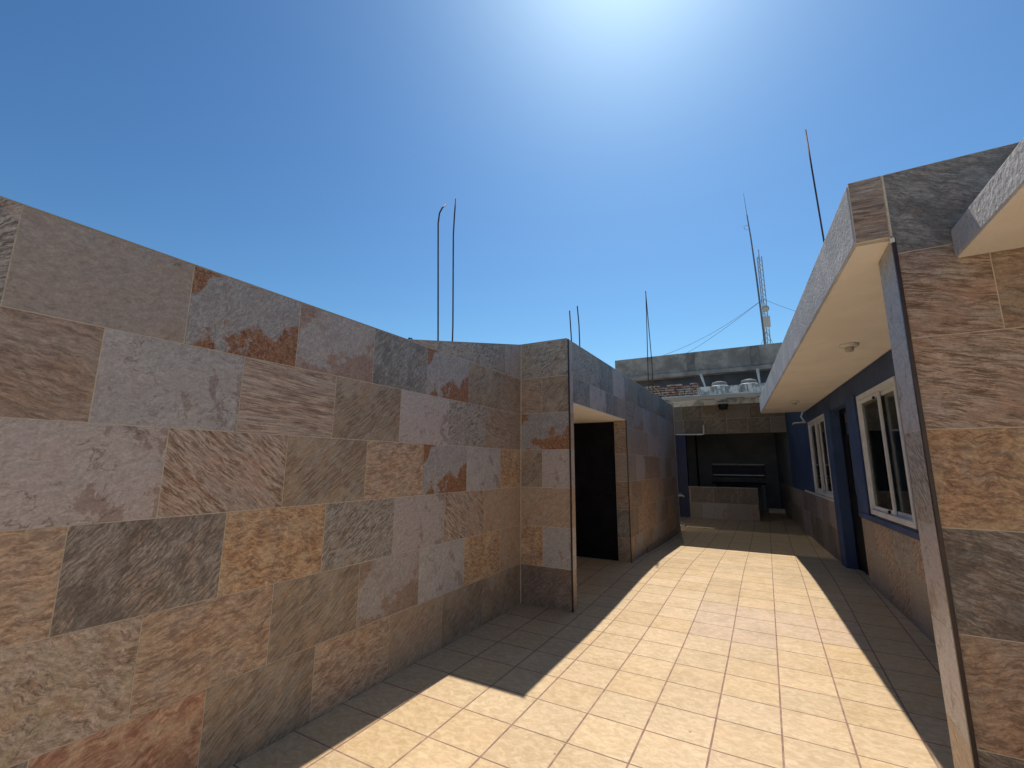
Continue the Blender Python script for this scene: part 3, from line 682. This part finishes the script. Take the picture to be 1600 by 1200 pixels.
cladding('tile_cladding', hf, (-2.045, YP+.03, 0), (1, 0, 0), (0, -1, 0), rowset([-.02, .43, .868], 0, 1.775, .35, [['W', 'GP', 'B'], ['D', 'W', 'L']], seed=4), tone=(.8, .8, .8))
MB().box((-2.045, YP+.025, .869), (-.265, YP+.175, .885)).build('coping', 'roof', hf)

# white water pipe below the lintel
pp = MB().tube([(-2.30, YP-.06, 2.40), (-1.55, YP-.06, 2.385), (-1.52, YP-.06, 2.40), (-1.515, YP-.06, 2.66)], .022).build('water_pipe', 'pvc', None, smooth=True)
tag(pp, 'thin white pipe bent upwards beneath the tiled lintel', 'pipe')
tg = 'taps on the corner of the entrance block'
for z, lab in ((.80, 'small pale tap halfway up the far corner of the entrance block'), (.14, 'small pale tap near the floor at the far corner of the entrance block')):
    t = empty('tap', (XD, YF+.03, z), lab, 'tap', tg)
    MB().tube([(XD-.02, YF+.03, z), (XD+.10, YF+.03, z), (XD+.13, YF+.03, z-.03)], .018).build('spout', 'steel', t, smooth=True)
    MB().tube([(XD+.05, YF+.03, z+.015), (XD+.05, YF+.03, z+.05)], .008).box((XD+.02, YF+.02, z+.05), (XD+.08, YF+.04, z+.058)).build('valve', 'steel', t)

# translucent shade canopy in front of the portico
sc = empty('shade_canopy', (-.7, 12.5, 3.2), 'pale translucent sheet canopy spanning in front of the far portico', 'canopy')
m = MB(); m.hexa([(-2.05, 10.95, 3.09), (.95, 10.95, 3.09), (.60, 14.195, 3.42), (-2.42, 14.195, 3.42), (-2.05, 10.95, 3.093), (.95, 10.95, 3.093), (.60, 14.195, 3.423), (-2.42, 14.195, 3.423)]); m.build('sheet', 'sheet', sc)
m = MB(); m.box((-2.05, 10.93, 3.055), (.95, 10.97, 3.088)); m.build('front_rail', 'steel', sc, .003)
# floodlight
fl = empty('floodlight', (-.93, YP-.2, 3.2), 'small black floodlight under the shade canopy', 'floodlight')
m = MB(); m.box((-1.05, YP-.30, 3.06), (-.83, YP-.22, 3.22)); hs = m.build('housing', 'black', fl, .012)
x = MB().box((-1.02, YP-.306, 3.085), (-.86, YP-.301, 3.195)).build('lens', 'glass', fl)
MB().tube([(-1.06, YP-.26, 3.14), (-1.06, YP-.26, 3.30), (-.82, YP-.26, 3.30), (-.82, YP-.26, 3.14)], .01).tube([(-.94, YP-.26, 3.30), (-.94, YP-.01, 3.30)], .012).build('bracket', 'black', fl)
MB().box((-1.10, YP-.29, 3.226), (-.80, YP-.23, 3.29)).build('driver_box', 'steel', fl, .006)

# masonry on the portico roof
m = MB(); m.box((-3.1, YP+.005, 3.241), (.56, YP+.16, 3.41)); o = m.build('block_course', 'pvcb', None, .004); tag(o, 'single course of whitewashed blocks right above the tiled lintel', 'wall')
m = MB()
rnd = random.Random(3); x0 = -1.64
while x0 < 1.9:
    wd = rnd.uniform(.36, .46); m.box((x0, YP+.03, 3.45), (x0+wd-.008, YP+.17, 3.80+rnd.uniform(-.012, .02))); x0 += wd
o = m.build('block_parapet', 'white', None, .005); tag(o, 'mouldy whitewashed block parapet on the portico roof below the white vents', 'wall')
m = MB(); rnd = random.Random(5); zz = 3.45
while zz < 4.10:
    xx = -4.4+rnd.uniform(0, .12)
    while xx < -1.66+rnd.uniform(-.05, .02):
        lim = 4.06+.05*math.sin(xx*9)
        if zz < lim: m.box((xx, 15.2+rnd.uniform(-.03, .02), zz), (xx+.225, 15.4, zz+.062))
        xx += .24
    zz += .075
o = m.build('brick_wall', 'brick', None, .006); tag(o, 'rough unfinished brick wall left of the whitewashed block parapet', 'wall')
for i, (x, y, r, lab) in enumerate(((-1.05, 14.75, .24, 'white mushroom roof vent above the block parapet, left of the two'), (-.25, 14.75, .24, 'white mushroom roof vent above the block parapet, right of the two'))):
    t = empty('roof_vent', (x, y, 3.5), lab, 'vent', 'white roof vents')
    MB().lathe((x, y, 3.3), [(.15, 0), (.15, .55)]).build('stack', 'pvc', t, smooth=True)
    MB().lathe((x, y, 3.85), [(r+.03, 0.0), (r+.03, .012), (r-.07, .06), (.12, .062)]).build('skirt', 'pvc', t)
    MB().lathe((x, y, 3.915), [(r-.06, .0), (r-.02, .02), (r-.05, .07), (.10, .10), (.03, .105)]).build('cap', 'conc', t, smooth=True)
for p0, p1, lab in (((-1.41, 14.4, 3.79), (-1.52, 14.4, 4.24), 'short pale leaning post on the left part of the block parapet'), ((.03, 14.4, 3.79), (.0, 14.4, 4.25), 'short pale upright post on the right part of the block parapet')):
    o = MB().tube([p0, tuple((a+b)/2 for a, b in zip(p0, p1)), p1], [.022, .034, .045]).build('roof_post', 'steel', None); tag(o, lab, 'post', 'pale posts on the block parapet')

# neighbouring building with concrete parapet
nb = empty('neighbour_building', (-1, 18, 0), 'taller grey concrete building behind the portico with a panelled parapet', 'building')
m = MB(); m.box((-5.07, 18.45, -.02), (6, 26, 3.3)); m.box((-5.07, 17.8, 3.3), (6, 26, 4.95)); m.build('wall', 'concd', nb)
m = MB(); m.box((-5.07, 17.55, 4.95), (6, 17.7, 5.70)); m.box((-5.07, 17.70, 4.951), (6, 26, 5.10)); m.build('parapet', 'conc', nb)
m = MB(); m.box((-5.07, 17.45, 4.80), (6, 17.8, 4.948)); m.build('slab_edge', 'conc', nb, .01)
for xa in (-2.30, -.16, 2.0, 4.1): MB().box((xa, 17.51, 4.96), (xa+.26, 17.545, 5.69)).build('parapet_rib', 'ribc', nb, .006)

# bracket lamp on the blue wall
bl = empty('wall_bracket', (FX(11.2), 11.2, 2.4), 'small white bent wire bracket under the slab corner on the blue wall', 'bracket')
MB().tube([FP(11.0, 2.62, .0), FP(10.95, 2.50, .06), FP(10.85, 2.40, .03), FP(10.85, 2.36, .0)], .016).build('arm', 'pvc', bl, smooth=True)
MB().tube([FP(10.85, 2.375, .0), FP(10.9, 2.37, .20), FP(10.95, 2.35, .22)], .014).build('hook', 'pvc', bl, smooth=True)

# ------------------------------------------------------------------ starter bars and masts
def rod(pts, r, lab, grp):
    o = MB().tube(pts, r, 8).build('rebar_rod', 'rod', None, smooth=True); return tag(o, lab, 'rebar', grp)
g1 = 'starter bars behind the left wall'
rod([(-2.72, 3.31, 2.28), (-2.7, 3.30, 2.7), (-2.7, 3.235, 3.9), (-2.7, 3.25, 4.02), (-2.7, 3.29, 4.10), (-2.7, 3.345, 4.17)], .0078, 'rusty bar behind the left wall with its tip bent over', g1)
rod([(-2.7, 3.53, 2.28), (-2.7, 3.53, 2.9), (-2.7, 3.49, 3.9), (-2.7, 3.50, 4.15), (-2.7, 3.515, 4.33)], .0078, 'straighter, taller bar beside the bent one behind the left wall', g1)
g2 = 'starter bars above the doorway'
rod([(-2.1, 5.30, 2.6), (-2.1, 5.30, 3.1), (-2.1, 5.253, 3.50)], .0085, 'shorter bar above the dark doorway', g2)
rod([(-2.1, 5.61, 2.6), (-2.1, 5.60, 3.2), (-2.1, 5.59, 3.4), (-2.1, 5.54, 3.66)], .0085, 'taller bar above the dark doorway', g2)
g3 = 'crossing starter bars at the far end of the entrance block'
rod([(-2.1, 9.75, 2.6), (-2.1, 9.80, 3.6), (-2.1, 9.95, 5.0), (-2.1, 9.97, 5.42)], .0095, 'left of two bars crossing at their tips above the entrance block', g3)
rod([(-2.13, 10.34, 2.6), (-2.1, 10.25, 3.8), (-2.1, 10.06, 4.9), (-2.1, 9.96, 5.45)], .0095, 'right of two bars crossing at their tips above the entrance block', g3)
rod([(.60, 4.36, 2.88), (.60, 4.62, 4.2), (.60, 4.72, 4.72)], .007, 'single bar rising from the right roof slab', None)
lp_ = MB().tube([(-2.56, 2.74, 2.49), (-2.55, 2.72, 2.52), (-2.55, 2.735, 2.545), (-2.55, 2.765, 2.55), (-2.55, 2.775, 2.525), (-2.55, 2.745, 2.515)], .007).build('cable_end', 'wire', None, smooth=True)
tag(lp_, 'curled black cable end on top of the left tiled wall', 'cable')

YM = 40
tw = empty('lattice_tower', (.88, YM, 5), 'slim lattice radio tower with dish and box antennas behind the far roofs', 'tower')
m = MB(); b0, t0, hb, ht = Vector((.95, YM, 0)), Vector((.90, YM, 0)), 4.0, 18.6
legs = []
for k in range(3):
    a = 2*math.pi*k/3+.4; q = Vector((math.cos(a), math.sin(a), 0))*.19; legs.append(q)
    m.tube([b0+q+Vector((0, 0, hb)), t0+q+Vector((0, 0, ht))], .032, 6)
n = 34
for i in range(n):
    z0_, z1_ = hb+(ht-hb)*i/n, hb+(ht-hb)*(i+1)/n
    c0 = b0.lerp(t0, i/n); c1 = b0.lerp(t0, (i+1)/n)
    for k in range(3):
        p = c0+legs[k]+Vector((0, 0, z0_)); q = c1+legs[(k+1) % 3]+Vector((0, 0, z1_)); m.tube([p, q], .014, 5)
        m.tube([p, c0+legs[(k+1) % 3]+Vector((0, 0, z0_))], .012, 5)
m.build('lattice', 'steel', tw)
MB().tube([t0+Vector((0, 0, 18.3)), t0+Vector((0, 0, 19.2))], .03, 6).build('tip', 'steel', tw)
MB().box((.62, YM-.5, 12.35), (1.22, YM-.3, 13.25)).build('panel_antenna', 'pvc', tw, .03)
d = MB(); d.lathe((0, 0, 0), [(.02, 0), (.16, .03), (.26, .10), (.27, .12), (.02, .04)], 20); ob = d.build('dish', 'pvc', tw, smooth=True)
ob.data.transform(Matrix.Translation((.97, YM-.42, 13.85)) @ Matrix.Rotation(rad(90), 4, 'X'))
wb = MB()
for e in ((2.9+3.6, 36, 11.0), (-7.5, 38, 10.4), (-9.5, 44, 10.4), (-1.2, 37, 8.0), (2.6, 42, 9.0)):
    st = Vector((.9, YM, 14.85 if e[0] < -5 or e[0] > 5 else 12.2)); en = Vector(e)
    pts = [st.lerp(en, k/6)+Vector((0, 0, -.5*math.sin(math.pi*k/6))) for k in range(7)]; wb.tube(pts, .016, 4)
wb.build('guy_wires', 'mast', tw)
am = empty('antenna_mast', (.72, YM-1, 5), 'tall thin dark antenna mast standing just left of the lattice tower', 'mast')
MB().tube([(.70, YM-1, 4), (.66, YM-1, 12), (.55, YM-1, 16.5), (.42, YM-1, 20.0), (.30, YM-1, 22.0)], [.07, .07, .065, .05, .04], 8).build('pole', 'mast', am)
MB().tube([(.30, YM-1, 22.0), (.20, YM-1, 24.0)], [.022, .012], 6).build('whip', 'mast', am)
MB().tube([(.42, YM-1, 20.6), (.05, YM-1, 20.75), (.0, YM-1, 21.0), (.1, YM-1, 21.1), (.32, YM-1, 21.0)], .018, 6).build('loop_antenna', 'steel', am)

# ------------------------------------------------------------------ unseen wall behind the camera, added to bounce light
rw = empty('bounce_wall', (0, -4.5, 0), 'plain plastered wall added out of view behind the viewer to bounce sunlight', 'wall')
MB().box((XL+.002, -4.7, -.02), (6.8, -4.5, 3.4)).build('wall_core', 'wall', rw)
